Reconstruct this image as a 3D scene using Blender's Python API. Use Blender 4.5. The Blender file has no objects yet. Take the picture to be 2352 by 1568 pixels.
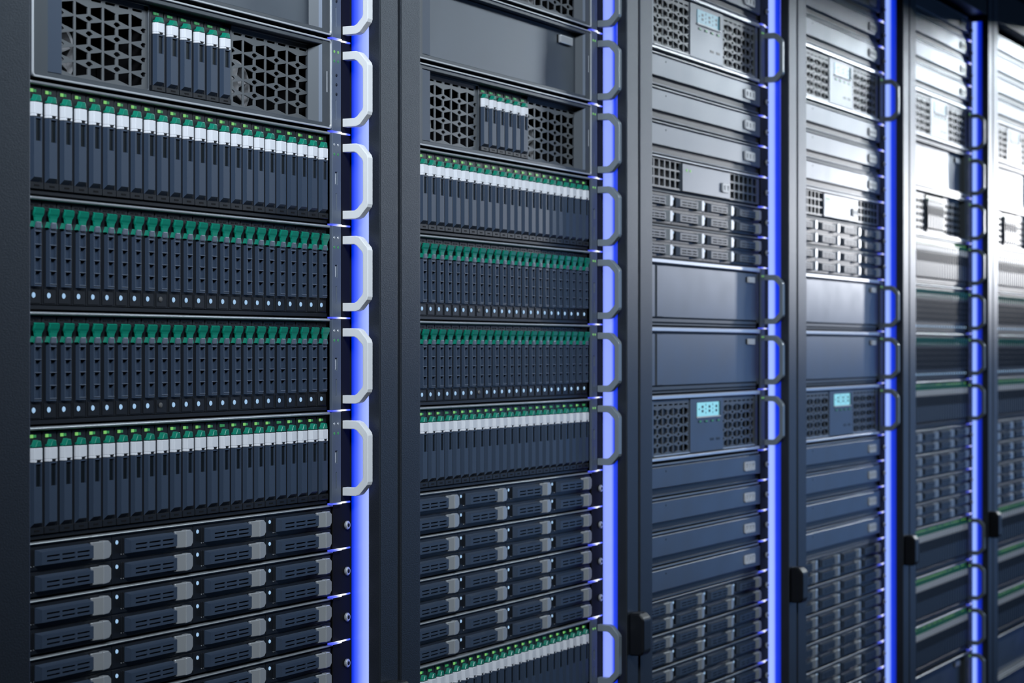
import bpy, bmesh, math, random
from mathutils import Vector, Matrix
random.seed(7)
scene = bpy.context.scene
COL = scene.collection

# ------------------------------------------------------------------ camera, world, lights, exposure
ZC = 1.45                      # eye height
DIST = 1.058                   # eye to the plane of the server ears
PHI = math.radians(26.49)      # angle between the view axis and the row of racks
F_PX = 4864.0
fwd = Vector((math.cos(PHI), math.sin(PHI), 0.0))
cam_d = bpy.data.cameras.new('camera')
cam = bpy.data.objects.new('camera', cam_d); COL.objects.link(cam)
cam.location = (0, 0, ZC)
cam.rotation_euler = fwd.to_track_quat('-Z', 'Y').to_euler()
cam_d.sensor_width = 36.0
cam_d.lens = F_PX / 2352.0 * 36.0
cam_d.shift_y = 16.0 / 2352.0
cam_d.clip_start = 0.02
cam_d.dof.use_dof = True
cam_d.dof.focus_distance = 1.98
cam_d.dof.aperture_fstop = 12.0
scene.camera = cam

vs = scene.view_settings
vs.view_transform = 'Standard'; vs.look = 'None'; vs.gamma = 1.0
vs.use_curve_mapping = False
vs.exposure = 0.0

w = bpy.data.worlds.new('room_ambience'); scene.world = w; w.use_nodes = True
bg = w.node_tree.nodes['Background']
bg.inputs[0].default_value = (0.10, 0.20, 0.42, 1); bg.inputs[1].default_value = 0.025

def area(name, loc, target, sx, sy, power, color, spread=180):
    l = bpy.data.lights.new(name, 'AREA'); l.shape = 'RECTANGLE'; l.size = sx; l.size_y = sy
    l.energy = power; l.color = color; l.spread = math.radians(spread)
    o = bpy.data.objects.new(name, l); COL.objects.link(o); o.location = loc
    o.rotation_euler = (Vector(target) - Vector(loc)).to_track_quat('-Z', 'Y').to_euler()
    return o
# lamp at the far end of the aisle, lamp over the aisle near the camera
area('aisle_ceiling_lamp', (0.55, -0.15, ZC + 1.15), (1.75, 1.05, ZC + 0.32), 0.9, 0.3, 8.6, (0.80, 0.90, 1.0), 66)
area('aisle_ceiling_lamp_mid', (4.1, -0.45, ZC + 1.3), (2.9, 1.05, ZC + 0.2), 0.8, 0.25, 9, (0.80, 0.93, 1.0), 150)
area('aisle_ceiling_lamp_far', (8.6, -0.42, ZC + 1.3), (5.0, 1.05, ZC + 0.25), 0.35, 0.35, 3.0, (0.86, 0.94, 1.0), 36)
area('far_aisle_blue_fill', (7.6, -0.9, ZC - 0.2), (3.5, 1.05, ZC - 0.3), 1.0, 1.6, 11, (0.24, 0.48, 1.0))  # added fill for the blue glow of an unseen LED row
sp = bpy.data.lights.new('aisle_end_spot', 'SPOT'); sp.energy = 620; sp.color = (0.98, 0.98, 1.0)
sp.spot_size = math.radians(19); sp.spot_blend = 1.0; sp.shadow_soft_size = 0.10
spo = bpy.data.objects.new('aisle_end_spot', sp); COL.objects.link(spo)
spo.location = (10.5, -0.45, ZC + 0.60)
spo.rotation_euler = (Vector((5.9, 1.05, ZC + 0.345)) - spo.location).to_track_quat('-Z', 'Y').to_euler()
spo.scale = (1.0, 0.27, 1.0)      # wide flat beam

# ------------------------------------------------------------------ materials
def mat(name, color, rough=0.4, metal=0.0, bump=None, smudge=0.0, spec=0.5, rvar=0.0):
    m = bpy.data.materials.new(name); m.use_nodes = True
    nt = m.node_tree; b = nt.nodes['Principled BSDF']
    b.inputs['Base Color'].default_value = (*color, 1)
    b.inputs['Roughness'].default_value = rough
    b.inputs['Metallic'].default_value = metal
    b.inputs['Specular IOR Level'].default_value = spec
    tc = nt.nodes.new('ShaderNodeTexCoord')
    if smudge or rvar:
        n = nt.nodes.new('ShaderNodeTexNoise'); n.inputs['Scale'].default_value = 22; n.inputs['Detail'].default_value = 6
        nt.links.new(tc.outputs['Object'], n.inputs['Vector'])
        if smudge:
            mx = nt.nodes.new('ShaderNodeMixRGB'); mx.inputs[1].default_value = (*[c * (1 - smudge) for c in color], 1)
            mx.inputs[2].default_value = (*[min(1, c * (1 + smudge)) for c in color], 1)
            nt.links.new(n.outputs[0], mx.inputs[0]); nt.links.new(mx.outputs[0], b.inputs['Base Color'])
        if rvar:
            mr = nt.nodes.new('ShaderNodeMapRange'); mr.inputs[1].default_value = 0.3; mr.inputs[2].default_value = 0.7
            mr.inputs[3].default_value = rough - rvar; mr.inputs[4].default_value = rough + rvar
            nt.links.new(n.outputs[0], mr.inputs[0]); nt.links.new(mr.outputs[0], b.inputs['Roughness'])
    if bump:
        n2 = nt.nodes.new('ShaderNodeTexNoise'); n2.inputs['Scale'].default_value = bump[0]; n2.inputs['Detail'].default_value = 3
        bp = nt.nodes.new('ShaderNodeBump'); bp.inputs['Strength'].default_value = bump[1]; bp.inputs['Distance'].default_value = 0.0004
        nt.links.new(tc.outputs['Object'], n2.inputs['Vector'])
        nt.links.new(n2.outputs[0], bp.inputs['Height']); nt.links.new(bp.outputs[0], b.inputs['Normal'])
    return m

def emis(name, color, strength, base=(0.02, 0.02, 0.02)):
    m = bpy.data.materials.new(name); m.use_nodes = True
    b = m.node_tree.nodes['Principled BSDF']
    b.inputs['Base Color'].default_value = (*base, 1); b.inputs['Roughness'].default_value = 0.35
    b.inputs['Emission Color'].default_value = (*color, 1); b.inputs['Emission Strength'].default_value = strength
    return m

def emis_ramp(name, axis, lo, hi, stops, strength):
    """glowing surface: its colour runs across its own width (object coordinates, metres)"""
    m = bpy.data.materials.new(name); m.use_nodes = True
    nt = m.node_tree; b = nt.nodes['Principled BSDF']
    b.inputs['Base Color'].default_value = (0.03, 0.04, 0.08, 1); b.inputs['Roughness'].default_value = 0.3
    tc = nt.nodes.new('ShaderNodeTexCoord'); sp = nt.nodes.new('ShaderNodeSeparateXYZ')
    mr = nt.nodes.new('ShaderNodeMapRange'); mr.inputs[1].default_value = lo; mr.inputs[2].default_value = hi
    cr = nt.nodes.new('ShaderNodeValToRGB')
    els = cr.color_ramp.elements
    while len(els) < len(stops): els.new(0.5)
    for e, (p, c) in zip(els, stops): e.position = p; e.color = (*c, 1)
    nt.links.new(tc.outputs['Object'], sp.inputs[0]); nt.links.new(sp.outputs[axis], mr.inputs[0])
    nt.links.new(mr.outputs[0], cr.inputs[0]); nt.links.new(cr.outputs[0], b.inputs['Emission Color'])
    b.inputs['Emission Strength'].default_value = strength
    return m

M = {}
M['post'] = mat('powder_coated_steel', (0.062, 0.072, 0.088), 0.42, 0.82, bump=(900, 0.55))
M['black'] = mat('black_plastic', (0.006, 0.007, 0.010), 0.42, spec=0.35)
M['dark'] = mat('dark_painted_steel', (0.010, 0.012, 0.016), 0.40, 0.1, spec=0.35)
M['void']   = mat('dark_cavity', (0.003, 0.003, 0.004), 0.7, spec=0.2)
M['slate'] = mat('slate_blue_plastic', (0.036, 0.054, 0.088), 0.42, spec=0.4)
M['window'] = mat('smoked_window', (0.006, 0.009, 0.012), 0.35)
M['white']  = mat('white_plastic', (0.72, 0.73, 0.77), 0.42)
M['green'] = mat('green_plastic', (0.003, 0.190, 0.125), 0.30)
M['lip'] = mat('bright_steel_edge', (0.30, 0.32, 0.34), 0.32, 0.5)
M['trim'] = mat('silver_trim', (0.62, 0.64, 0.67), 0.30, 0.45)
M['panel'] = mat('satin_grey_panel', (0.110, 0.128, 0.155), 0.38, 0.6, smudge=0.12, rvar=0.03)
M['bezel'] = mat('grey_bezel', (0.060, 0.070, 0.082), 0.40, 0.2)
M['mesh']   = mat('perforated_steel', (0.125, 0.135, 0.145), 0.42, 0.4)
M['silver'] = mat('brushed_silver_latch', (0.52, 0.54, 0.56), 0.36, 0.5)
M['handle_lit'] = mat('handle_metal_lit', (0.80, 0.80, 0.80), 0.42, 0.0)  # leftmost rack's handles: its stronger light put into a whiter colour
M['handle_dim'] = mat('handle_metal_dim', (0.24, 0.28, 0.32), 0.36, 0.2)  # same handles on the other racks, weaker light put into the colour
M['ear'] = mat('blue_grey_ear', (0.105, 0.130, 0.175), 0.40, 0.2)
M['fan'] = mat('pale_fan_plastic', (0.24, 0.24, 0.25), 0.45)
M['led_g'] = emis('green_led', (0.30, 0.85, 0.20), 0.6)
M['led_g2'] = emis('green_led_dim', (0.04, 0.40, 0.12), 0.5)
M['led_w'] = emis('ice_blue_led', (0.42, 0.68, 1.0), 0.75)
M['led_o']  = mat('unlit_led', (0.10, 0.10, 0.10), 0.3)
M['lcd']    = emis('lcd_backlight', (0.30, 0.78, 0.92), 0.8)
M['lcd2']   = emis('lcd_backlight_dim', (0.10, 0.30, 0.42), 0.7)
M['lcd_k']  = mat('lcd_segment', (0.01, 0.04, 0.05), 0.4)
M['tick']   = emis_ramp('seam_reflection', 0, 0.437, 0.482, [(0, (0.0, 0.01, 0.5)), (0.25, (0.15, 0.2, 1)), (0.45, (0.9, 0.93, 1)), (0.72, (0.9, 0.93, 1)), (0.85, (0.1, 0.16, 1)), (1, (0.02, 0.04, 0.8))], 1.3)
M['floor']  = mat('raised_floor_tile', (0.03, 0.033, 0.04), 0.35)
M['wall']   = mat('dark_wall_paint', (0.02, 0.022, 0.028), 0.7)

# ------------------------------------------------------------------ mesh helpers (millimetres in, metres out)
class MB:
    def __init__(s): s.bm = bmesh.new()
    def box(s, x0, x1, y0, y1, z0, z1):
        return s.prism([(x0, y0), (x1, y0), (x1, y1), (x0, y1)], 'z', z0, z1)
    def prism(s, poly, axis, a0, a1):
        def P(p, a):
            return {'z': (p[0], p[1], a), 'y': (p[0], a, p[1]), 'x': (a, p[0], p[1])}[axis]
        A = [s.bm.verts.new(P(p, a0)) for p in poly]; B = [s.bm.verts.new(P(p, a1)) for p in poly]
        n = len(poly)
        s.bm.faces.new(A); s.bm.faces.new(list(reversed(B)))
        for i in range(n):
            j = (i + 1) % n
            s.bm.faces.new((A[i], B[i], B[j], A[j]))
        return s
    def frustum(s, q0, q1):
        """q0, q1: four-corner loops in 3D"""
        A = [s.bm.verts.new(p) for p in q0]; B = [s.bm.verts.new(p) for p in q1]
        s.bm.faces.new(A); s.bm.faces.new(list(reversed(B)))
        n = len(A)
        for i in range(n):
            j = (i + 1) % n
            s.bm.faces.new((A[i], B[i], B[j], A[j]))
        return s
    def disc(s, cx, cz, rx, rz, y0, y1, n=12):
        return s.prism([(cx + rx * math.cos(2 * math.pi * i / n), cz + rz * math.sin(2 * math.pi * i / n)) for i in range(n)], 'y', y0, y1)
    def dome(s, cx, cz, rx, rz, y0, h, n=10):
        rings = []
        for k in range(3):
            a = k * math.pi / 6
            rings.append([s.bm.verts.new((cx + rx * math.cos(a) * math.cos(2 * math.pi * i / n), y0 - h * math.sin(a), cz + rz * math.cos(a) * math.sin(2 * math.pi * i / n))) for i in range(n)])
        for r0, r1 in zip(rings, rings[1:]):
            for i in range(n):
                j = (i + 1) % n; s.bm.faces.new((r0[i], r0[j], r1[j], r1[i]))
        s.bm.faces.new(rings[-1]); s.bm.faces.new(list(reversed(rings[0])))
        return s
    def grid(s, xs, zs, hole, y0, y1):
        """plate y0 (front) to y1 (back) with the cells for which hole(i, j) is true left open"""
        nx, nz = len(xs) - 1, len(zs) - 1
        V = {}
        def v(i, j, k):
            if (i, j, k) not in V: V[(i, j, k)] = s.bm.verts.new((xs[i], y0 if k == 0 else y1, zs[j]))
            return V[(i, j, k)]
        def solid(i, j): return 0 <= i < nx and 0 <= j < nz and not hole(i, j)
        for i in range(nx):
            for j in range(nz):
                if not solid(i, j): continue
                s.bm.faces.new((v(i, j, 0), v(i + 1, j, 0), v(i + 1, j + 1, 0), v(i, j + 1, 0)))
                s.bm.faces.new((v(i, j, 1), v(i, j + 1, 1), v(i + 1, j + 1, 1), v(i + 1, j, 1)))
                for di, dj, a, b in ((-1, 0, (i, j), (i, j + 1)), (1, 0, (i + 1, j + 1), (i + 1, j)), (0, -1, (i + 1, j), (i, j)), (0, 1, (i, j + 1), (i + 1, j + 1))):
                    if not solid(i + di, j + dj):
                        s.bm.faces.new((v(*a, 0), v(*b, 0), v(*b, 1), v(*a, 1)))
        return s
    def bevel(s, off, seg=1, ang=25):
        bmesh.ops.recalc_face_normals(s.bm, faces=s.bm.faces)
        es = [e for e in s.bm.edges if len(e.link_faces) == 2 and e.calc_face_angle(0) > math.radians(ang)]
        bmesh.ops.bevel(s.bm, geom=es, offset=off, segments=seg, profile=0.6, affect='EDGES', clamp_overlap=True)
        return s
    def done(s, name, m, smooth=False):
        bmesh.ops.recalc_face_normals(s.bm, faces=s.bm.faces)
        bmesh.ops.scale(s.bm, vec=(0.001,) * 3, verts=s.bm.verts)
        me = bpy.data.meshes.new(name); s.bm.to_mesh(me); s.bm.free()
        me.materials.append(M[m] if isinstance(m, str) else m)
        if smooth:
            for p in me.polygons: p.use_smooth = True
        return me

def rrect(x0, x1, z0, z1, r, n=4):
    pts = []
    for cx, cz, a0 in ((x1 - r, z1 - r, 0), (x0 + r, z1 - r, 90), (x0 + r, z0 + r, 180), (x1 - r, z0 + r, 270)):
        for k in range(n + 1):
            a = math.radians(a0 + 90 * k / n); pts.append((cx + r * math.cos(a), cz + r * math.sin(a)))
    return pts

def plate(name, loops, y0, y1, m, bev=0.0):
    """flat plate in the front plane with polygon holes"""
    cu = bpy.data.curves.new(name, 'CURVE'); cu.dimensions = '2D'; cu.fill_mode = 'BOTH'
    cu.extrude = (y1 - y0) / 2 - bev; cu.bevel_depth = bev; cu.bevel_resolution = 0; cu.offset = -bev
    for lp in loops:
        sp = cu.splines.new('POLY'); sp.points.add(len(lp) - 1); sp.use_cyclic_u = True
        for p, q in zip(sp.points, lp): p.co = (q[0], q[1], 0, 1)
    ob = bpy.data.objects.new(name, cu)
    me = bpy.data.meshes.new_from_object(ob)
    bpy.data.objects.remove(ob); bpy.data.curves.remove(cu)
    ym = (y0 + y1) / 2
    for v in me.vertices:
        x, z, d = v.co; v.co = (x * 0.001, (ym - d) * 0.001, z * 0.001)
    me.flip_normals() if False else None
    bm = bmesh.new(); bm.from_mesh(me); bmesh.ops.remove_doubles(bm, verts=bm.verts, dist=1e-6)
    bmesh.ops.recalc_face_normals(bm, faces=bm.faces); bm.to_mesh(me); bm.free()
    me.materials.clear(); me.materials.append(M[m]); me.name = name
    for p in me.polygons: p.use_smooth = False
    return me

def joined(name, items):
    """one mesh out of several (mesh, offset_mm, scale) pieces, keeping materials"""
    bm = bmesh.new(); mats = []
    for me, off, sc in items:
        for mm in me.materials:
            if mm not in mats: mats.append(mm)
        t = bmesh.new(); t.from_mesh(me)
        bmesh.ops.scale(t, vec=sc, verts=t.verts)
        bmesh.ops.translate(t, vec=Vector(off) * 0.001, verts=t.verts)
        idx = mats.index(me.materials[0])
        for f in t.faces: f.material_index = idx
        tmp = bpy.data.meshes.new('tmp'); t.to_mesh(tmp); t.free()
        bm.from_mesh(tmp); bpy.data.meshes.remove(tmp)
    me = bpy.data.meshes.new(name); bm.to_mesh(me); bm.free()
    for mm in mats: me.materials.append(mm)
    return me

# ------------------------------------------------------------------ object helpers
def obj(name, me, parent=None, loc=(0, 0, 0), scale=None, label=None):
    o = bpy.data.objects.new(name, me); COL.objects.link(o)
    o.location = [c * 0.001 for c in loc] if parent else loc
    if scale: o.scale = scale
    if parent: o.parent = parent
    if label: o['label'] = label
    return o
def thing(name, label, cat, loc, group=None):
    o = bpy.data.objects.new(name, None); o.empty_display_size = 0.02; COL.objects.link(o)
    o.location = loc; o['label'] = label; o['category'] = cat
    if group: o['group'] = group
    return o

U = 44.45
W = 439.5          # width of a server body
H2 = 2 * U

# ------------------------------------------------------------------ shared part meshes
def handle_mesh(name, m):
    z0, z1 = 6.5, 79.0
    o = [(1, z0), (-15, z0), (-19, z0 + 1.5), (-27.5, z0 + 11), (-28.5, z0 + 14), (-28.5, z1 - 14), (-27.5, z1 - 11), (-19, z1 - 1.5), (-15, z1), (1, z1)]
    i = [(1, z1 - 8), (-13, z1 - 8), (-16, z1 - 9.5), (-21.8, z1 - 15.5), (-22.8, z1 - 18), (-22.8, z0 + 18), (-21.8, z0 + 15.5), (-16, z0 + 9.5), (-13, z0 + 8), (1, z0 + 8)]
    return MB().prism(o + i, 'x', 0, 9.5).bevel(0.7, 2, 40).done(name, m)
HAND = {'handle_lit': handle_mesh('lit_handle', 'handle_lit'), 'handle_dim': handle_mesh('dim_handle', 'handle_dim')}

def ear_right(kind):
    b = MB()
    x0, x1 = 441.5, 458.0
    if kind == 'drive':
        xs = [x0, 447.0, 451.2, 448.0, 450.0]; 
        b.grid([x0, 447.6, 448.6, 450.2, 451.4, x1], [0.8, 14, 30, 38.5, 50.5, 87.6], lambda i, j: (j == 3 and i in (1, 2, 3)) or (j == 1 and i == 2), -4, -1)
    else:
        b.grid([x0, 448.0, 448.8, x1], [0.8, 12, 30, 87.6], lambda i, j: j == 1 and i == 1, -4, -1)
    return b.bevel(0.35, 1, 60).done('ear_' + kind, 'ear')
EAR = {k: ear_right(k) for k in ('drive', 'mesh')}
FLANGE = MB().box(458.2, 480.5, -0.5, 1.5, 0.8, 87.6).bevel(0.4).done('ear_flange', 'void')
EAR_L = MB().box(-33.5, -1.5, -0.5, 1.5, 0.8, 87.6).bevel(0.4).done('left_ear', 'ear')
EAR1 = MB().box(449, 480.5, -0.5, 1.5, 0.6, U - 0.8).bevel(0.4).done('slim_ear', 'void')
EAR1_L = MB().box(-33.5, -9, -0.5, 1.5, 0.6, U - 0.8).bevel(0.4).done('slim_left_ear', 'black')
SCREW = MB().disc(0, 0, 4.2, 4.2, -3.2, 0, 14).bevel(0.8, 1, 60).done('screw_head', 'silver')
SCREW_H = MB().disc(0, 0, 2.1, 2.1, -3.4, -3.0, 6).done('screw_socket', 'void')
OVAL = plate('ear_slot_fill', [rrect(447.9, 451.1, 38.8, 50.2, 1.4)], -2.2, -1.2, 'white')
DOTG = MB().dome(0, 0, 1.5, 1.5, -3.9, 0.7, 10).done('ear_dot_green', 'led_g')
DOTD = MB().dome(0, 0, 1.5, 1.5, -3.9, 0.7, 10).done('ear_dot_dim', 'led_g2')
DOTW = MB().dome(0, 0, 1.5, 1.5, -3.9, 0.7, 10).done('ear_dot_grey', 'silver')
BTN = MB().disc(0, 0, 1.6, 1.6, -4.6, -3.8, 10).bevel(0.3).done('ear_button', 'dark')
TICK = MB().prism([(440.5, -4.6), (458.4, -4.6), (458.4, -0.9), (480.6, -0.9), (480.6, 0.6), (440.5, 0.6)], 'z', -0.75, 0.75).done('seam_reflection', 'tick')  # glowing sliver standing in for the light strip's reflection at the seam
CH2 = MB().box(0.5, W - 0.5, 4.5, 260, 0.8, H2 - 0.8).done('chassis_tall', 'black')
CH1 = MB().box(0.5, W - 0.5, 4.5, 260, 0.6, U - 0.8).done('chassis_slim', 'black')

# ------------------------------------------------------------------ tall drive bay, white cap (bay 18.3 wide)
BAY = W / 24.0
def zt(t, h=88.9): return h - t
SEC  = [(3.4, 2.0), (4.4, -3), (13.9, -3), (14.2, 2.0)]
SECW = [(3.4, 2.0), (4.4, -3), (6.7, -3), (6.7, -1.4), (13.1, -1.4), (13.1, -3), (13.9, -3), (14.2, 2.0)]
b = MB()
b.prism(SEC, 'z', zt(29.6), zt(28.5)); b.prism(SECW, 'z', zt(47), zt(29.6)); b.prism(SEC, 'z', zt(75), zt(47))
b.frustum([(3.4, 2.0, zt(75)), (4.4, -3, zt(75)), (13.9, -3, zt(75)), (14.2, 2.0, zt(75))], [(3.4, 2.0, zt(79)), (3.5, 1.0, zt(79)), (14.1, 1.0, zt(79)), (14.2, 2.0, zt(79))])
A_BODY = b.done('drive_body', 'slate')
b = MB().box(0.5, BAY - 0.5, 0.8, 4.4, zt(79), zt(4.8)).box(0.6, BAY - 0.6, -1.6, 4.4, zt(84), zt(78.6))
A_TRAY = b.bevel(0.35, 1, 60).done('drive_tray', 'dark')
A_SLOT = MB().box(6.5, 12.5, -1.75, -1.4, zt(82), zt(80.6)).done('tray_slot', 'void')
A_WIN = MB().box(6.8, 13.0, -1.7, -1.3, zt(46.9), zt(29.7)).done('drive_window', 'window')
SECC = [(3.2, 2.0), (3.4, -0.5), (4.6, -3.6), (13.8, -3.6), (14.4, -2.8), (14.4, 2.0)]
SECN = [(3.2, 2.0), (3.4, -0.5), (4.6, -3.6), (7.5, -3.6), (7.5, -1.6), (12.7, -1.6), (12.7, -3.6), (13.8, -3.6), (14.4, -2.8), (14.4, 2.0)]
b = MB().prism(SECC, 'z', zt(26.4), zt(17.2)); b.prism(SECN, 'z', zt(28.4), zt(26.4))
A_CAP = b.bevel(0.35, 1, 50).done('drive_cap', 'white')
A_NOTCH = MB().prism([(7.6, zt(30.2)), (7.6, zt(27.4)), (8.4, zt(26.6)), (11.8, zt(26.6)), (12.6, zt(27.4)), (12.6, zt(30.2))], 'y', -2.6, -0.8).bevel(0.3).done('cap_notch', 'black')
b = MB().frustum([(4.6, 1.4, zt(16.7)), (13.8, 1.4, zt(16.7)), (12.8, 1.4, zt(10.8)), (7.6, 1.4, zt(10.8))], [(6.2, -3.4, zt(16.5)), (13.4, -3.4, zt(16.5)), (12.4, -3.4, zt(11.6)), (8.6, -3.4, zt(11.6))])
b.box(4.0, 6.6, -1.2, 1.4, zt(16.7), zt(14.8))
A_LATCH = b.bevel(0.55, 2, 40).done('drive_latch', 'green')
A_LED1 = MB().box(4.2, 7.4, 0.2, 1.0, zt(9.4), zt(6.9)).done('activity_led_bright', 'led_g')
A_LED1D = MB().box(4.2, 7.4, 0.2, 1.0, zt(9.4), zt(6.9)).done('activity_led_dim', 'led_g2')
A_LED2 = MB().box(8.2, 10.8, 0.2, 1.0, zt(9.2), zt(7.1)).done('fault_led_dim', 'led_g2')

# ------------------------------------------------------------------ tall drive bay, big green latch
b = MB()
S1 = [(5.0, 2.0), (5.4, -2.4), (13.9, -2.4), (14.1, 2.0)]
S2 = [(5.0, 2.0), (5.4, -2.4), (7.0, -2.4), (7.0, 0.2), (13.0, 0.2), (13.0, -2.4), (13.9, -2.4), (14.1, 2.0)]
z = 25.2
segs = [(25.2, 28.4, 0)] + sum([[(28.4 + 10.1 * k, 37.4 + 10.1 * k, 1), (37.4 + 10.1 * k, 38.5 + 10.1 * k, 0)] for k in range(4)], []) + [(68.8, 70.2, 0)]
for a0, a1, u in segs: b.prism(S2 if u else S1, 'z', zt(a1), zt(a0))
B_BAR = b.done('drive_bar', 'slate')
B_RIDGE = MB()
for k in range(5): B_RIDGE.box(5.6, 13.8, -2.9, -2.3, zt(38.4 + 10.1 * (k - 1)), zt(37.5 + 10.1 * (k - 1)))
B_RIDGE = B_RIDGE.bevel(0.25, 1, 40).done('drive_bar_ridges', 'ear')
B_TRAY = MB().box(0.5, BAY - 0.5, 0.9, 4.4, zt(84.4), zt(4.6)).box(2.2, BAY - 2.2, 0.2, 1.2, zt(83.4), zt(72)).bevel(0.4, 1, 60).done('latch_drive_tray', 'dark')
b = MB()
prof = [(9.4, -3.8, 6.2), (10.2, -5.0, 6.4), (13.8, -4.2, 6.8), (15.4, -3.6, 6.5), (17.2, -3.3, 5.2), (20.8, -3.2, 4.2)]
bm = b.bm; prev = None
rows = []
for t, y, hw in prof:
    c = 9.6
    rows.append([bm.verts.new((c - hw, y + 0.8, zt(t))), bm.verts.new((c - hw + 1.2, y, zt(t))), bm.verts.new((c + hw - 1.2, y, zt(t))), bm.verts.new((c + hw, y + 0.8, zt(t))), bm.verts.new((c + hw - 1.0, y + 2.6, zt(t))), bm.verts.new((c - hw + 1.0, y + 2.6, zt(t)))])
for r0, r1 in zip(rows, rows[1:]):
    for i in range(6):
        j = (i + 1) % 6; bm.faces.new((r0[i], r0[j], r1[j], r1[i]))
bm.faces.new(rows[0]); bm.faces.new(list(reversed(rows[-1])))
b.frustum([(5.8, -2.6, zt(19.8)), (7.2, -2.6, zt(19.8)), (7.2, 2.4, zt(19.8)), (5.8, 2.4, zt(19.8))], [(3.4, -2.6, zt(24.4)), (5.0, -2.6, zt(25.2)), (5.0, 2.4, zt(25.2)), (3.4, 2.4, zt(24.4))])
b.frustum([(12.4, -2.6, zt(19.8)), (13.6, -2.6, zt(19.8)), (13.6, 2.4, zt(19.8)), (12.4, 2.4, zt(19.8))], [(14.2, -2.6, zt(25.2)), (15.4, -2.6, zt(24.4)), (15.4, 2.4, zt(24.4)), (14.2, 2.4, zt(25.2))])
B_LATCH = b.done('green_latch', 'green')
B_HINGE = MB().box(6.4, 12.8, -3.8, 3, zt(25.6), zt(20.2)).bevel(0.9, 2).done('latch_hinge', 'ear')
B_LED = MB().dome(7.6, zt(77), 2.0, 2.2, 0.2, 1.2, 12).done('drive_led_lit', 'led_w')
B_LEDO = MB().dome(7.6, zt(77), 2.3, 2.4, 0.2, 1.3, 12).done('drive_led_off', 'led_o')
B_VENT = MB().box(4, 8, 0.7, 1.0, zt(7.8), zt(6.6)).box(10, 14, 0.7, 1.0, zt(7.8), zt(6.6)).done('tray_vents', 'void')

TOPLIP = MB().prism([(4.4, H2 - 0.8), (-2.4, H2 - 0.8), (-3.4, H2 - 1.8), (-3.4, H2 - 2.8), (-2.6, H2 - 3.6), (4.4, H2 - 3.6)], 'x', 0, W).bevel(0.3, 1, 40).done('top_lip', 'lip')
BOTLIP = MB().box(0, W, 0.5, 4.4, 0.9, 4.2).bevel(0.4).done('bottom_lip', 'dark')

# ------------------------------------------------------------------ wide drive (113.6 x 19.3)
CW, CHH = 113.6, 19.3
C_TRAY = MB().box(0.4, CW - 0.4, 0.6, 4.4, 0.3, CHH - 0.3).box(12.2, 13.0, 0.2, 0.8, 2.5, 17).box(14.6, 15.4, 0.2, 0.8, 2.5, 17).bevel(0.35, 1, 60).done('wide_drive_tray', 'dark')
xs = [20.5, 26]; 
for k in range(3): xs += [26 + 18.4 * k + 0.0 + (2.4 if k else 0), 26 + 18.4 * k + 16.0]
xs = [19.0, 25, 41, 43.8, 59.8, 62.6, 78.2, 83]
zs = [4.6, 6.6, 8.0, 10.2, 11.6, 14.4]
b = MB().grid(xs, zs, lambda i, j: i in (1, 3, 5) and j in (1, 3), -4.8, -3.4)
b.frustum([(19, -4.8, 14.4), (83, -4.8, 14.4), (83, 0.6, 16.2), (17.0, 0.6, 16.2)], [(19, -4.7, 14.3), (83, -4.7, 14.3), (83, 0.6, 16.1), (17.0, 0.6, 16.1)])
b.frustum([(19, -4.8, 4.6), (83, -4.8, 4.6), (83, 0.6, 3.8), (17.4, 0.6, 3.8)], [(19, -4.7, 4.7), (83, -4.7, 4.7), (83, 0.6, 3.9), (17.4, 0.6, 3.9)])
b.frustum([(19, -4.8, 4.6), (19, -4.8, 14.4), (17, 0.6, 16.2), (17, 0.6, 3.8)], [(19.1, -4.7, 4.6), (19.1, -4.7, 14.3), (17.2, 0.6, 16.1), (17.2, 0.6, 3.9)])
b.box(82.6, 83, -4.7, 0.6, 4.6, 14.4)
C_BAR = b.done('wide_drive_bar', 'slate')
C_CORE = MB().box(19.6, 82.5, -3.3, 0.5, 4.9, 14.2).done('bar_core', 'void')
b = MB().prism([(83.2, -0.5), (83.2, -2.8), (94.6, -5.4), (94.6, -0.5)], 'z', 2.6, 16.8)
b.prism([(94.7, 2.4), (94.7, 17.2), (101.5, 17.2), (105.0, 14.4), (105.0, 6.0), (102.2, 3.0)], 'y', -5.8, -0.5)
C_TAB = b.bevel(0.5, 1, 30).done('wide_drive_latch', 'silver')
C_NECK = MB().box(84, 101, -1.2, 0.6, 4, 15.5).done('latch_neck', 'dark')
C_LED = MB().dome(6.6, 13.8, 1.8, 1.8, 0.6, 1.0, 10).done('wide_drive_led', 'led_w')
C_DOT = MB().dome(12.6, 3.6, 0.65, 0.65, 0.6, 0.4, 6).dome(15.2, 3.6, 0.65, 0.65, 0.6, 0.4, 6).done('tray_studs', 'trim')
C_LIP = MB().prism([(4.4, U - 0.9), (-0.6, U - 0.9), (-1.6, U - 1.8), (-1.6, U - 2.6), (4.4, U - 2.9)], 'x', -8, W + 8).bevel(0.25, 1, 40).done('shelf_lip', 'lip')
C_MID = MB().box(-8, W + 8, 1.6, 4.4, 0.8, U - 3).done('shelf_front', 'black')

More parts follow.
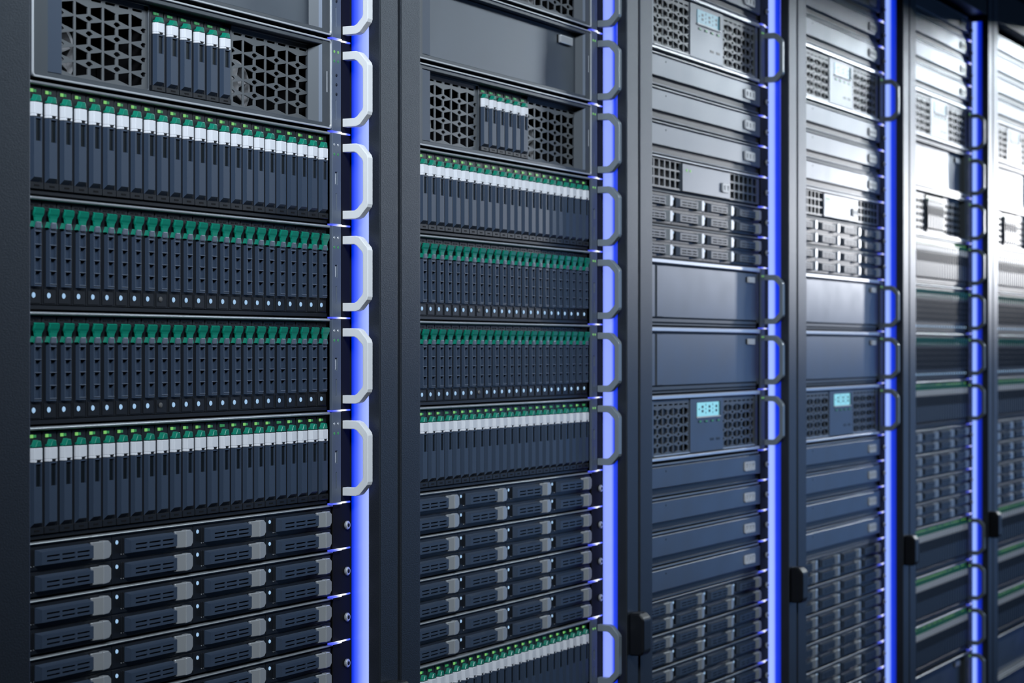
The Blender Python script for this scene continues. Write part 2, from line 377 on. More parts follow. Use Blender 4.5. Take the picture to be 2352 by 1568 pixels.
# ------------------------------------------------------------------ mesh front
def hexholes(x0, x1, z0, cols, rows, px=36.5, pz=12.2, xc0=0.0, slots=True):
    """split hexagons in columns about bar positions, small diamonds at the corners"""
    out = []
    bars = [xc0 + px * k for k in range(cols)]
    def clip(poly):
        lo, hi = x0 + 3.0, x1 - 3.0
        res = []
        for (a, za), (c, zc_) in zip(poly, poly[1:] + poly[:1]):
            ina, inc = lo <= a <= hi, lo <= c <= hi
            if ina: res.append((a, za))
            if ina != inc:
                X = lo if (a < lo or c < lo) else hi
                t = (X - a) / (c - a); res.append((X, za + t * (zc_ - za)))
        if len(res) < 3: return None
        if max(p[0] for p in res) - min(p[0] for p in res) < 1.0: return None
        return res
    for bx in bars:
        for r in range(rows):
            zc_ = z0 + pz * (r + 0.5)
            for sgn in (-1, 1):
                p = [(bx + sgn * 1.3, zc_ - 5.3), (bx + sgn * 1.3, zc_ + 5.3), (bx + sgn * 16.4, zc_ + 2.5), (bx + sgn * 16.4, zc_ - 2.5)]
                q = clip(p)
                if q: out.append(q)
        if slots:
            for sgn in (-1, 1):
                q = clip(rrect(bx + sgn * 9.1 - 6.6, bx + sgn * 9.1 + 6.6, z0 + pz * rows + 2.4, z0 + pz * rows + 4.4, 0.9, 2))
                if q: out.append(q)
    for bx in [xc0 - px] + bars:
        for r in range(rows):
            zc_ = z0 + pz * r
            if r == 0: continue
            q = clip([(bx + px / 2 - 4.6, zc_), (bx + px / 2 - 1.6, zc_ + 1.8), (bx + px / 2 + 1.6, zc_ + 1.8), (bx + px / 2 + 4.6, zc_), (bx + px / 2 + 1.6, zc_ - 1.8), (bx + px / 2 - 1.6, zc_ - 1.8)])
            if q: out.append(q)
    return out
MESH_L = plate('vent_mesh_left', [rrect(30, 164, 7.5, 80.5, 1.5)] + hexholes(30, 164, 9.5, 4, 5, xc0=30.5), 7.0, 8.4, 'mesh', 0.15)
MESH_R = plate('vent_mesh_right', [rrect(285, 424.2, 7.5, 80.5, 1.5)] + hexholes(285, 424.2, 9.5, 4, 5, xc0=307.0), 7.0, 8.4, 'mesh', 0.15)
b = MB()
b.prism([(0.6, -4), (20, -4), (20, -2.2), (38.6, -2.2), (38.6, 9.5), (0.6, 9.5)], 'z', 2.2, 86)
b.prism([(424.6, -4), (438.8, -4), (438.8, 9.5), (415, 9.5), (415, 6.8)], 'z', 2.2, 86)
b.box(20, 424.8, -3.6, 9.5, 80.8, 86); b.box(20, 424.8, -3.6, 9.5, 2.2, 7.2)
M_BEZEL = b.bevel(0.5, 1, 30).done('bezel', 'bezel')
M_INSET = MB().box(20.4, 38.2, -2.8, -2.0, 7.6, 80.4).bevel(0.2).done('bezel_inset', 'slate')
M_INSET_R = MB().prism([(415.4, 6.5), (424.2, -3.6), (424.5, -3.4), (415.7, 6.9)], 'z', 7.4, 80.6).done('bezel_far_inset', 'ear')
M_SLOT = MB().box(431.5, 432.6, -4.4, -3.9, 36, 56).bevel(0.2).done('bezel_slot', 'trim')
M_TRIM = plate('bezel_trim', [rrect(0.2, W - 0.2, 1.6, 86.6, 3.2), rrect(1.9, W - 1.9, 3.3, 84.9, 2.4)], -5.2, -3.4, 'trim', 0.35)
M_MID = plate('mesh_frame', [rrect(38, 425, 7, 81, 0.6), rrect(164.2, 284.8, 8.5, 79.5, 0.6), rrect(43, 160, 10, 78, 0.6), rrect(290, 419, 10, 78, 0.6)], 8.6, 9.6, 'void')
M_EDGE_L = plate('mesh_rim_left', [rrect(38.6, 164.4, 7.2, 80.8, 2.0), rrect(40.2, 162.6, 8.8, 79.2, 1.4)], 5.6, 7.2, 'bezel', 0.25)
M_EDGE_R = plate('mesh_rim_right', [rrect(284.8, 424.4, 7.2, 80.8, 2.0), rrect(286.4, 422.8, 8.8, 79.2, 1.4)], 5.6, 7.2, 'bezel', 0.25)
M_BACK = MB().box(2, W - 2, 62, 64, 3, 86).done('dark_interior', 'void')
M_SIDE = MB().box(0.6, 2, 9.6, 62, 3, 86).box(W - 2, W - 0.6, 9.6, 62, 3, 86).box(0.6, W - 0.6, 9.6, 62, 0.9, 2.4).box(0.6, W - 0.6, 9.6, 62, 86, 87.8).box(164, 166, 9.7, 60, 3, 86).box(283, 285, 9.7, 60, 3, 86).done('mesh_chassis', 'void')
M_CAGE = MB().box(164.6, 284.6, 9.0, 11, 7.2, 80.8).done('drive_cage', 'black')
b = MB()
n = 28
ring_o = [(34 * math.cos(2 * math.pi * i / n), 34 * math.sin(2 * math.pi * i / n)) for i in range(n)]
FAN_RING = plate('fan_ring', [ring_o, [(p[0] * 0.88, p[1] * 0.88) for p in ring_o]], -6, 6, 'fan')
b.disc(0, 0, 12, 12, -5, 5, 18)
FAN_HUB = b.bevel(1.0, 2, 60).done('fan_hub', 'fan')
b = MB()
for k in range(7):
    a = 2 * math.pi * k / 7
    def R(r, da, y): return (r * math.cos(a + da), y, r * math.sin(a + da))
    b.frustum([R(11, 0, -4), R(11, 0.35, 3), R(11, 0.4, 3.6), R(11, 0.05, -3.4)], [R(29, 0.25, -4.5), R(29, 0.85, 3.5), R(29, 0.88, 4.2), R(29, 0.28, -3.8)])
FAN_BLADES = b.done('fan_blades', 'fan')

# plain recessed panel
P_PANEL = MB().box(30, 424.4, 6.0, 9, 7.4, 80.6).bevel(0.5).done('front_panel', 'panel')
P_TAG = MB().prism(rrect(368, 402, 64, 73.5, 1.5), 'y', 2.4, 6.2).bevel(0.8, 2, 60).done('pull_tag', 'trim')
P_TAGS = MB().box(364.5, 368.2, 5.4, 6.2, 64, 73.5).done('tag_shadow_gap', 'void')
# proud panel with a thick bright lip
Q_LIP = MB().prism([(4.4, 87.6), (-5.0, 87.6), (-6.2, 86.4), (-6.2, 82.6), (-5.2, 81.4), (4.4, 81.4)], 'x', 0, 432).bevel(0.4, 2, 40).done('panel_lip', 'trim')
Q_PANEL = MB().box(46, 426, -3.2, 4.4, 11.5, 79).bevel(0.5).done('proud_panel', 'panel')
Q_HINGE = MB().box(2, 42, -3.2, 4.4, 11.5, 79).bevel(0.5).done('hinge_panel', 'panel')
Q_STRIP = MB().box(46.5, 66, -4.2, -3.1, 12.0, 78.4).bevel(0.4).done('panel_strip', 'panel')
Q_SIDE = MB().prism([(427.5, 4.4), (427.5, -3.4), (433, -3.0), (437.5, -0.6), (439.4, 4.4)], 'z', 8, 82).done('panel_side', 'bezel')
Q_SILL = MB().box(0, 428, -1.5, 4.4, 5.2, 10).box(0, 428, -1.0, 4.4, 1.2, 3.6).bevel(0.5).done('panel_sill', 'bezel')
Q_TAG = MB().prism(rrect(386, 410, 65, 73.5, 1.5), 'y', -6.4, -3.0).bevel(0.8, 2, 60).done('white_pull_tag', 'white')
Q_TAGS = MB().box(378, 385, -3.35, -3.1, 66, 73).done('tag_gap', 'void')

# display server
D_LIP = MB().prism([(4.4, 87.6), (-5.0, 87.6), (-6.0, 86.6), (-6.0, 83.0), (-5.2, 82), (4.4, 82)], 'x', 0, 432).prism([(4.4, 6.5), (-4.6, 6.5), (-5.4, 5.6), (-5.4, 3.2), (-4.6, 2.2), (4.4, 2.2)], 'x', 0, 432).bevel(0.4, 2, 40).done('display_lip', 'trim')
D_PLATE = MB().box(166, 290, -2.6, 4.4, 8, 81).bevel(0.5, 1, 50).done('display_front', 'panel')
D_PLATE_L = MB().box(0.6, 39, -2.6, 4.4, 8, 81).bevel(0.5, 1, 50).done('display_near_side', 'panel')
D_PLATE_R = MB().prism([(420, 4.4), (420, -2.6), (430, -2.6), (436, -0.6), (439.2, 4.4)], 'z', 3, 86).bevel(0.5, 1, 50).done('display_far_side', 'panel')
D_ML = plate('display_vent_left', [rrect(38, 166, 8.5, 80.5, 1.2)] + hexholes(38, 166, 10, 4, 5, xc0=36.0), -1.4, 0.2, 'mesh', 0.12)
D_MR = plate('display_vent_right', [rrect(290, 420, 8.5, 80.5, 1.2)] + hexholes(290, 420, 10, 4, 5, xc0=312.0), -1.4, 0.2, 'mesh', 0.12)
D_RIM = MB().box(42, 165, -2.8, -1.2, 8.2, 9.6).box(291, 419, -2.8, -1.2, 8.2, 9.6).bevel(0.3).done('vent_rim', 'trim')
def lcd(name, m):
    return MB().box(191, 276, -3.2, -2.4, 56, 75).done(name, m)
D_LCD = lcd('lcd_screen', 'lcd'); D_LCD2 = lcd('lcd_screen_dim', 'lcd2')
b = MB()
for k in range(3):
    x = 201 + 26 * k
    b.box(x + 5.5, x + 12.5, -3.32, -3.15, 67.2, 70.6); b.box(x + 5.5, x + 12.5, -3.32, -3.15, 61.4, 64.8)
    b.box(x + 20.2, x + 22.4, -3.32, -3.15, 59.5, 62); b.box(x + 20.2, x + 22.4, -3.32, -3.15, 65, 67); b.box(x + 20.2, x + 22.4, -3.32, -3.15, 70, 73)
b.box(196, 199.4, -3.32, -3.15, 65, 67); b.box(272, 276.2, -4.6, -2.4, 56, 75.6)
D_SEG = b.done('lcd_digits', 'lcd_k')
D_BAR = MB().box(190, 277, -4.4, -2.4, 53.8, 56.2).bevel(0.4).done('lcd_sill', 'white')
b = MB()
for k in range(4): b.box(195 + 23 * k, 206 + 23 * k, -3.2, -2.4, 47.5, 51)
D_KEY = b.bevel(0.4).done('display_keys', 'lcd_k')
b = MB()
for k in range(4): b.box(199 + 23 * k, 205 + 23 * k, -3.45, -3.1, 48.3, 50.2)
D_KLED = b.done('key_leds', 'led_g2')
D_MARK = MB().box(240, 254, -2.9, -2.5, 22, 25.5).box(263, 277, -2.9, -2.5, 22, 25.5).bevel(0.3).done('jack_marks', 'dark')

# grille server (slim)
xs = [2]; 
for k in range(7): xs += [6 + 18.4 * k, 6 + 18.4 * k + 14.6]
xs += [135]
G_L = MB().grid(xs, [2.5, 5.0, 14.6, 17.0, 26.6, 29.0, 38.6, 40.0], lambda i, j: i % 2 == 1 and j % 2 == 1, -2.0, -0.4).done('square_grille_left', 'bezel')
xs = [316]; 
for k in range(6): xs += [320 + 18.4 * k, 320 + 18.4 * k + 14.6]
xs += [438]
G_R = MB().grid(xs, [2.5, 5.0, 14.6, 17.0, 26.6, 29.0, 38.6, 40.0], lambda i, j: i % 2 == 1 and j % 2 == 1, -2.0, -0.4).done('square_grille_right', 'bezel')
G_MID = MB().box(136, 315, -3.6, 4.4, 2.5, 39.5).bevel(0.5).done('plain_centre', 'panel')
G_LIP = MB().prism([(4.4, 43.6), (-4.4, 43.6), (-5.2, 42.8), (-5.2, 41.2), (4.4, 40.4)], 'x', 0, 436).bevel(0.3, 1, 40).done('grille_lip', 'trim')
G_BACK = MB().box(1, 438, 3.5, 4.6, 2.5, 40).done('grille_back', 'void')
G_LED = MB().dome(151, 31, 2.6, 1.8, -3.6, 0.8).dome(164, 31, 2.6, 1.8, -3.6, 0.8).done('power_leds', 'led_g')
def ports(name, x0, zc_, n, y):
    lp = [rrect(x0, x0 + 13.2 * n, zc_ - 6.5, zc_ + 6.5, 2.2)]
    for k in range(n): lp.append(rrect(x0 + 13.2 * k + 3.8, x0 + 13.2 * k + 9.6, zc_ - 3.2, zc_ + 3.2, 0.5, 1))
    return plate(name, lp, y - 2.2, y, 'white', 0.2)
G_PORT = ports('port_plate_two', 282, 17, 2, -3.6)
G_PORTH = MB().box(283, 307, -3.75, -3.6, 13.5, 20.5).done('port_holes_two', 'void')

# slim plain unit
SP = [(4.4, 0.8), (-3.0, 0.8), (-3.4, 1.4), (-3.4, 2.6), (-2.6, 3.2), (1.8, 3.8), (1.8, 8.8), (-1.0, 10.6), (-5.4, 11.8), (-6.0, 12.6), (-6.0, 38.2), (-5.4, 39.0), (-0.6, 39.3), (-0.6, 40.4), (-3.4, 40.6), (-4.0, 41.2), (-4.0, 42.8), (-3.4, 43.4), (4.4, 43.4)]
S_FACE = MB().prism(SP, 'x', 0, 432).done('curved_front', 'panel')
S_SHADE = MB().box(0.5, 431, -1.4, 3.0, 3.4, 11.0).done('undercut_shade', 'black')  # black strip standing in for the shade inside the undercut
S_END = MB().prism([(432.2, 4.4), (432.2, -3), (436, -1), (439.2, 4.4)], 'z', 1, 43.2).done('front_end_cap', 'dark')
S_EDGE = MB().box(0, 428, -4.4, -3.2, 41.2, 42.9).bevel(0.35).done('front_edge', 'lip')
S_PORT = ports('port_plate', 366, 24, 3, -6.0)
S_PORTH = MB().box(367, 405, -6.15, -6.0, 20.5, 27.5).done('port_holes', 'void')
S_PIN = MB().disc(72, 33, 1.2, 1.2, -6.2, -5.9, 8).done('reset_pinhole', 'void')

# ------------------------------------------------------------------ assembling: spec = (name, mesh or choices, loc_mm, children, scale, label)
def part(name, me, loc=(0, 0, 0), kids=(), scale=None, label=None): return (name, me, loc, kids, scale, label)
def add(spec, parent):
    name, me, loc, kids, scale, label = spec
    if isinstance(me, list): me = random.choice(me)
    o = obj(name, me, parent, loc, scale, label)
    for k in kids: add(k, o)
    return o

LEDS_A = [A_LED1] * 5 + [A_LED1D]
def bayA(loc, scale=None, led=None):
    return part('drive_carrier', A_TRAY, loc, (part('drive_face', A_BODY), part('drive_window', A_WIN), part('drive_cap', A_CAP, label='white drive cap'),
        part('cap_notch', A_NOTCH), part('drive_latch', A_LATCH, label='green drive latch'), part('activity_led', led or LEDS_A, label='green activity light'),
        part('fault_led', A_LED2), part('tray_slot', A_SLOT)), scale)
def bayB(loc, off=False):
    return part('drive_carrier', B_TRAY, loc, (part('drive_face', B_BAR), part('drive_ridges', B_RIDGE), part('drive_latch', B_LATCH, label='wide green drive latch'),
        part('latch_hinge', B_HINGE), part('drive_led', B_LEDO if off else B_LED, label='unlit round drive light' if off else 'ice blue drive light'), part('tray_vents', B_VENT)))
def bayC(loc):
    return part('drive_carrier', C_TRAY, loc, (part('drive_face', C_BAR), part('face_core', C_CORE), part('drive_latch', C_TAB, label='silver drive latch'),
        part('latch_neck', C_NECK), part('drive_led', C_LED, label='ice blue drive light'), part('tray_studs', C_DOT)))
ID = (1, 1, 1)
A_ALL = [joined('capped_drive_bright', [(m, (0, 0, 0), ID) for m in (A_TRAY, A_BODY, A_WIN, A_CAP, A_NOTCH, A_LATCH, l, A_LED2, A_SLOT)]) for l in (A_LED1, A_LED1, A_LED1D)]
B_ALL = joined('latched_drive', [(m, (0, 0, 0), ID) for m in (B_TRAY, B_BAR, B_RIDGE, B_LATCH, B_HINGE, B_LED, B_VENT)])
C_ALL = joined('wide_drive', [(m, (0, 0, 0), ID) for m in (C_TRAY, C_BAR, C_CORE, C_TAB, C_NECK, C_LED, C_DOT)])

def ears2(kind, hm, far):
    hx = 467.0
    kids = []
    if not far:
        if kind == 'drive':
            kids = [part('status_light', DOTW, (445.6, 0, 76.4)), part('status_light', DOTW, (452.6, 0, 76.4)), part('status_light', DOTD, (445.6, 0, 67.4)), part('status_light', DOTD, (452.6, 0, 67.4)), part('ear_slot', OVAL, label='pale oval slot')]
        else:
            kids = [part('status_light', DOTG, (445.6, 0, 76.4)), part('status_light', DOTG, (452.6, 0, 76.4)), part('status_light', DOTD, (445.6, 0, 67.4)), part('status_light', DOTD, (452.6, 0, 67.4)),
                    part('ear_button', BTN, (449.4, 0, 54)), part('ear_button', BTN, (449.4, 0, 45)), part('ear_button', BTN, (449.4, 0, 36))]
    else:
        kids = [part('status_light', DOTG, (446.0, 0, 76.4)), part('status_light', DOTG, (452.0, 0, 76.4))] + ([part('ear_slot', OVAL)] if kind == 'drive' else [])
    return [part('ear', EAR[kind], (0, 0, 0), kids), part('ear_flange', FLANGE), part('ear', EAR_L), part('handle', HAND[hm], (hx, 0, 0)),
            part('seam_reflection', TICK, label='blue and white reflection at the seam')]
def ears1():
    return [part('ear', EAR1, (0, 0, 0), (part('screw', SCREW, (473, -0.4, U / 2), (), None, 'round silver screw'),)), part('ear', EAR1_L), part('seam_reflection', TICK, label='blue and white reflection at the seam')]
SCREW_ALL = joined('screw', [(SCREW, (0, 0, 0), ID), (SCREW_H, (0, 0, 0), ID)])
SCREW = SCREW_ALL

def build(kind, r, root):
    far = r >= 4; hm = 'handle_lit' if r == 0 else 'handle_dim'
    L = []
    if kind == 'A':
        L = [part('chassis', CH2), part('top_lip', TOPLIP), part('bottom_lip', BOTLIP)] + ears2('drive', hm, r > 0)
        for k in range(24):
            L.append(part('drive_carrier', A_ALL, (k * BAY, 0, 0)) if far else bayA((k * BAY, 0, 0)))
    elif kind == 'B':
        L = [part('chassis', CH2), part('top_lip', TOPLIP), part('bottom_lip', BOTLIP)] + ears2('drive', hm, r > 0)
        for k in range(24):
            L.append(part('drive_carrier', B_ALL, (k * BAY, 0, 0)) if far else bayB((k * BAY, 0, 0), k == (9 if r == 0 else 8)))
    elif kind == 'C':
        L = [part('chassis', CH1), part('shelf_front', C_MID), part('shelf_lip', C_LIP)] + ears1()
        for row in range(2):
            for k in range(4):
                loc = (-7.4 + k * CW, 0, 1.2 + (1 - row) * 19.9)
                L.append(part('drive_carrier', C_ALL, loc) if far else bayC(loc))
    elif kind == 'M':
        L = [part('chassis', M_SIDE, (0, 0, 0), (part('interior', M_BACK), part('drive_cage', M_CAGE), part('mesh_frame', M_MID))), part('bezel', M_BEZEL, (0, 0, 0), (part('bezel_trim', M_TRIM, label='thin silver trim'), part('bezel_inset', M_INSET), part('bezel_inset', M_INSET_R), part('bezel_slot', M_SLOT))),
             part('vent_mesh', MESH_L, (0, 0, 0), (part('mesh_rim', M_EDGE_L),)), part('vent_mesh', MESH_R, (0, 0, 0), (part('mesh_rim', M_EDGE_R),))] + ears2('mesh', hm, r > 0)
        for k in range(6):
            loc = (165.2 + k * 19.75, 5.0, 5.0)
            L.append(part('drive_carrier', A_ALL, loc, (), (1.06, 1, 0.86)) if far else bayA(loc, (1.06, 1, 0.86), [A_LED1D]))
        if not far:
            for fx in (64, 318):
                L.append(part('cooling_fan', FAN_RING, (fx, 30, 30), (part('fan_hub', FAN_HUB), part('fan_blades', FAN_BLADES)), (0.74, 1, 0.74), 'pale cooling fan behind the mesh'))
    elif kind == 'P':
        L = [part('chassis', CH2, (0, 8, 0)), part('bezel', M_BEZEL, (0, 0, 0), (part('bezel_trim', M_TRIM, label='thin silver trim'), part('bezel_inset', M_INSET), part('bezel_inset', M_INSET_R), part('bezel_slot', M_SLOT))), part('front_panel', P_PANEL),
             part('pull_tag', P_TAG, (0, 0, 0), (part('tag_recess', P_TAGS),), None, 'small silver pull tag')] + ears2('mesh', hm, r > 0)
    elif kind == 'Q':
        L = [part('chassis', CH2), part('panel_lip', Q_LIP, label='bright silver lip'), part('front_panel', Q_PANEL, (0, 0, 0), (part('panel_strip', Q_STRIP),)), part('hinge_panel', Q_HINGE), part('panel_side', Q_SIDE), part('panel_sill', Q_SILL),
             part('pull_tag', Q_TAG, (0, 0, 0), (part('tag_recess', Q_TAGS),), None, 'small white pull tag')] + ears2('mesh', hm, r > 0)
    elif kind in ('D', 'E'):
        L = [part('chassis', CH2), part('panel_lip', D_LIP, label='bright silver lip'), part('front_panel', D_PLATE), part('side_panel', D_PLATE_L), part('side_panel', D_PLATE_R), part('vent_mesh', D_ML), part('vent_mesh', D_MR), part('vent_rim', D_RIM),
             part('lcd_screen', D_LCD if kind == 'D' else D_LCD2, (0, 0, 0), (part('lcd_digits', D_SEG), part('lcd_sill', D_BAR)), None, 'pale blue screen reading 888'),
             part('display_keys', D_KEY, (0, 0, 0), (part('key_leds', D_KLED),)), part('jack_marks', D_MARK)] + ears2('mesh', hm, r > 0)
    elif kind == 'G':
        L = [part('chassis', CH1), part('grille_lip', G_LIP), part('square_grille', G_L), part('square_grille', G_R), part('front_panel', G_MID, (0, 0, 0), (part('power_leds', G_LED), part('port_plate', G_PORT, (0, 0, 0)))),
             part('port_holes', G_PORTH), part('grille_back', G_BACK)] + ears1()
    elif kind == 'S':
        L = [part('chassis', CH1), part('curved_front', S_FACE, (0, 0, 0), (part('front_edge', S_EDGE), part('pinhole', S_PIN), part('undercut_shade', S_SHADE))), part('front_end_cap', S_END), part('port_plate', S_PORT, (0, 0, 0), (part('port_holes', S_PORTH),), None, 'small white plate with three ports')] + ears1()
    for s in L: add(s, root)

KIND = {
 'A': ('drive_server', 'black server with a row of white-capped drives', 'server', 'servers with white-capped drives'),
 'B': ('storage_server', 'black server with wide green drive latches', 'server', 'servers with green-latched drives'),
 'C': ('disk_shelf', 'slim black disk shelf with silver latches', 'disk shelf', 'slim disk shelves'),
 'M': ('mesh_front_server', 'grey mesh-fronted server with six drives', 'server', 'mesh-fronted servers'),
 'P': ('panel_server', 'server with plain recessed grey panel', 'server', 'servers with plain panels'),
 'Q': ('panel_server', 'server with plain panel and white tag', 'server', 'servers with plain panels'),
 'D': ('display_server', 'mesh-fronted server with small lit screen', 'server', 'servers with small screens'),
 'E': ('display_server', 'mesh-fronted server with small dim screen', 'server', 'servers with small screens'),
 'G': ('grille_server', 'slim server with square grilles', 'server', 'slim servers with square grilles'),
 'S': ('slim_server', 'slim plain server with three small ports', 'server', 'slim plain servers'),
}
LAY = [
 [('P', 6), ('M', 4), ('A', 2), ('B', 0), ('B', -2), ('A', -4), ('C', -5), ('C', -6), ('C', -7), ('C', -8)],
 [('M', 8), ('P', 6), ('M', 4), ('A', 2), ('B', 0), ('B', -2), ('A', -4), ('C', -5), ('C', -6), ('C', -7), ('C', -8), ('A', -10)],
 [('S', 10), ('E', 8), ('S', 7), ('S', 6), ('S', 5), ('G', 4), ('C', 3), ('C', 2), ('Q', 0), ('Q', -2), ('D', -4), ('S', -5), ('S', -6), ('S', -7), ('S', -8), ('C', -9), ('C', -10), ('C', -11), ('C', -12)],
 [('S', 12), ('S', 11), ('S', 10), ('E', 8), ('S', 7), ('S', 6), ('S', 5), ('G', 4), ('C', 3), ('C', 2), ('Q', 0), ('Q', -2), ('D', -4), ('S', -5), ('S', -6), ('S', -7), ('S', -8), ('C', -9), ('C', -10), ('C', -11), ('C', -12), ('C', -13), ('C', -14)],
 [('S', 13), ('S', 12), ('S', 11), ('S', 10), ('E', 8), ('P', 6), ('M', 4), ('A', 2), ('B', 0), ('B', -2), ('A', -4), ('C', -5), ('C', -6), ('C', -7), ('C', -8), ('A', -10), ('A', -12), ('A', -14), ('P', -16)],
 [('S', 13), ('S', 12), ('S', 11), ('S', 10), ('E', 8), ('P', 6), ('M', 4), ('A', 2), ('B', 0), ('B', -2), ('A', -4), ('C', -5), ('C', -6), ('C', -7), ('C', -8), ('A', -10), ('A', -12), ('A', -14), ('P', -16), ('P', -18)],
]
RN = ['leftmost rack', 'second rack from left', 'third rack from left', 'fourth rack from left', 'fifth rack from left', 'rightmost rack']
ORD = ['topmost', 'second', 'third', 'fourth', 'fifth', 'sixth', 'seventh', 'eighth', 'ninth', 'tenth', 'eleventh', 'twelfth', 'thirteenth', 'fourteenth', 'fifteenth', 'sixteenth', 'seventeenth', 'eighteenth', 'nineteenth', 'twentieth', 'twenty-first', 'twenty-second', 'twenty-third']
XO, PITCH = 1.2536, 0.600
BODY = 0.0352
SEAM0 = ZC + 0.0293

# ------------------------------------------------------------------ room
def struct(name, me, loc=(0, 0, 0)):
    o = obj(name, me, None, loc); o['kind'] = 'structure'; return o
X0R, X1R, Y0R, Y1R, ZR = -3.0, 12.0, -2.6, 2.6, 3.0
struct('floor', MB().box(X0R * 1e3, X1R * 1e3, Y0R * 1e3, Y1R * 1e3, -60, 0).done('floor', 'floor'))
struct('ceiling', MB().box(X0R * 1e3, X1R * 1e3, Y0R * 1e3, Y1R * 1e3, ZR * 1e3, ZR * 1e3 + 60).done('ceiling', 'wall'))
struct('wall_back', MB().box(X0R * 1e3, X1R * 1e3, Y1R * 1e3, Y1R * 1e3 + 80, 0, ZR * 1e3).done('wall_back', 'wall'))
struct('wall_front', MB().box(X0R * 1e3, X1R * 1e3, Y0R * 1e3 - 80, Y0R * 1e3, 0, ZR * 1e3).done('wall_front', 'wall'))
struct('wall_right', MB().box(X1R * 1e3, X1R * 1e3 + 80, Y0R * 1e3, Y1R * 1e3, 0, ZR * 1e3).done('wall_right', 'wall'))
struct('wall_left', MB().box(X0R * 1e3 - 80, X0R * 1e3, Y0R * 1e3, Y1R * 1e3, 0, ZR * 1e3).done('wall_left', 'wall'))
# unseen overhang, added to keep lamp light off the rack tops
struct('shade_overhang_1', MB().box(900, 5000, (DIST - 0.45) * 1e3, (DIST + 0.9) * 1e3, (ZC + 0.738) * 1e3, ZR * 1e3 - 1).bevel(4).done('shade_overhang', 'wall'))

# ------------------------------------------------------------------ racks and light strips
ZB = ZC * 1e3
TOP = ZB + 735
POST_L = MB().box(-39.3, 0, -32, 60, 60, TOP - 3).bevel(1.2, 2).done('post_left', 'post')
POST_R = MB().box(519.6, 554.5, -32, 60, 60, TOP - 3).bevel(1.2, 2).done('post_right', 'post')
RAIL_R = MB().box(494, 519, 2.2, 5.0, 60, ZB + 655).box(494, 496, 5, 40, 60, ZB + 655).done('rail', 'void')
RAIL_L = MB().box(0.6, 26, 2.2, 5.0, 60, ZB + 655).done('rail_near', 'black')
HEADER = MB().box(0.5, 519, -30, 60, ZB + 660, TOP - 6).bevel(1.2).done('header', 'black')
BASE = MB().box(-40, 556, -28, 820, 0, 58).bevel(1.5).done('plinth', 'black')
BACK = MB().box(-39, 555, 800, 804, 61, TOP - 4).done('back_panel', 'black')
SIDE = MB().box(-39.5, -37.5, 62, 798, 61, TOP - 4).done('side_panel', 'void')
ROOF = MB().box(-39, 555, 62, 799, TOP - 3, TOP - 1).done('roof_panel', 'black')
LATCH = MB().prism([(-32.5, ZB - 375), (-48, ZB - 375), (-52, ZB - 370), (-52, ZB - 330), (-46, ZB - 323), (-32.5, ZB - 323)], 'x', 524, 549).bevel(3.0, 3, 30).done('swing_latch', 'black')
LATCHK = MB().box(547.5, 549.8, -46, -38, ZB - 352, ZB - 336).bevel(0.8, 2).done('latch_key_plate', 'silver')
PALE, MIDB, DEEP = (0.27, 0.36, 1.0), (0.05, 0.14, 0.98), (0.0, 0.012, 0.42)
def strip_mesh():
    b = MB(); pts = [(519.5, 0.0)]
    for k in range(0, 9):
        a = math.pi * k / 8
        pts.append((519.5 - 0.2 - 0.9 * math.sin(a), -9.75 + 9.55 * math.cos(a)))
    pts.append((519.5, -19.5))
    return b.prism(pts, 'z', 62, ZB + 648)
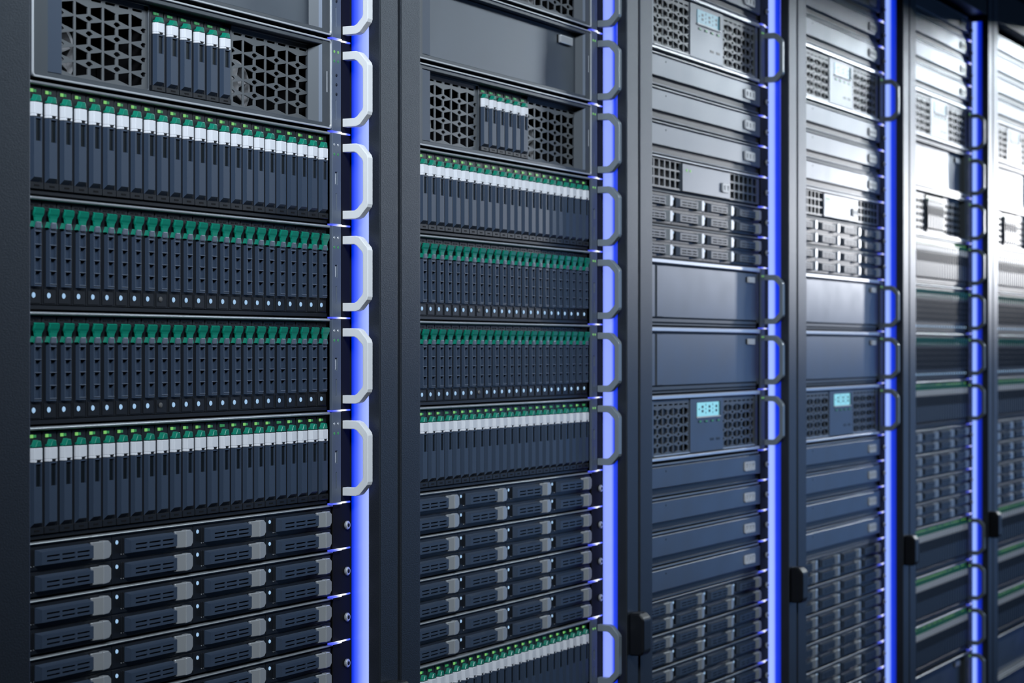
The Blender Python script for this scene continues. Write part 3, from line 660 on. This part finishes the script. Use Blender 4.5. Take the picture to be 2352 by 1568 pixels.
RAMPS = [
 [(0.0, DEEP), (0.12, (0.0, 0.03, 0.75)), (0.35, (0.06, 0.12, 0.98)), (0.72, PALE), (1.0, (0.36, 0.46, 1.0))],
 [(0.0, (0.20, 0.28, 1)), (0.2, PALE), (0.60, PALE), (0.78, (0.01, 0.05, 0.85)), (1.0, (0.0, 0.015, 0.5))],
 [(0.0, (0.26, 0.36, 1)), (0.2, (0.36, 0.50, 1)), (0.46, (0.30, 0.42, 1)), (0.62, (0.005, 0.04, 0.8)), (1.0, (0.0, 0.012, 0.45))],
 [(0.0, (0.20, 0.32, 1)), (0.2, (0.34, 0.48, 1)), (0.42, (0.24, 0.36, 1)), (0.58, (0.005, 0.04, 0.75)), (1.0, (0.0, 0.010, 0.38))],
 [(0.0, (0.18, 0.3, 1)), (0.2, (0.34, 0.50, 1)), (0.42, (0.24, 0.36, 1)), (0.58, (0.005, 0.03, 0.65)), (1.0, (0.0, 0.008, 0.28))],
 [(0.0, (0.18, 0.3, 1)), (0.2, (0.34, 0.50, 1)), (0.42, (0.24, 0.36, 1)), (0.58, (0.005, 0.03, 0.65)), (1.0, (0.0, 0.008, 0.28))],
]
RL = ['black server rack at the left edge, holding six tall servers over disk shelves', 'black server rack second from the left, mesh-fronted server at its top',
      'black server rack third from the left, with two plain-panelled servers midway', 'black server rack fourth from the left, brightly lit in its upper half',
      'black server rack fifth from the left, top of its light strip visible', 'black server rack at the right edge, cut off by the frame']
for r in range(6):
    x = XO + PITCH * r
    R_ = thing('server_rack', RL[r], 'server rack', (x, DIST, 0), 'row of server racks')
    for nm, me in (('post', POST_L), ('post', POST_R), ('mounting_rail', RAIL_R), ('mounting_rail', RAIL_L), ('header', HEADER), ('plinth', BASE), ('back_panel', BACK), ('side_panel', SIDE), ('roof_panel', ROOF)):
        obj(nm, me, R_)
    lt = obj('door_latch', LATCH, R_, label='black swing latch'); obj('key_plate', LATCHK, lt)
    lo = min(m for k, m in LAY[r]); hi = max(m + (1 if k in 'CGS' else 2) for k, m in LAY[r])
    zlo = SEAM0 * 1e3 + lo * U; zhi = SEAM0 * 1e3 + hi * U
    obj('blanking_panel', MB().box(28, 492, 1, 4, 62, zlo - 2).done('blanking_panel', 'dark'), R_)
    if zhi < ZB + 640: obj('blanking_panel', MB().box(28, 492, 1, 4, zhi + 2, ZB + 655).done('blanking_panel', 'dark'), R_)
    s = obj('light_strip', strip_mesh().done('light_strip', emis_ramp('strip_glow', 1, 0.0, -0.0195, RAMPS[r], 1.1)), None, (x, DIST, 0))
    s['label'] = 'glowing blue vertical light strip at the right side of the %s' % RN[r]
    s['category'] = 'light strip'; s['group'] = 'blue light strips'

# ------------------------------------------------------------------ servers
for r, lay in enumerate(LAY):
    for i, (k, m) in enumerate(lay):
        nm, d, cat, grp = KIND[k]
        last = i == len(lay) - 1
        lab = '%s, %s unit from top, %s' % (d, 'first' if i == 0 else ORD[i], RN[r])
        root = thing(nm, lab, cat, (XO + PITCH * r + BODY, DIST, SEAM0 + m * U * 0.001), grp)
        build(k, r, root)
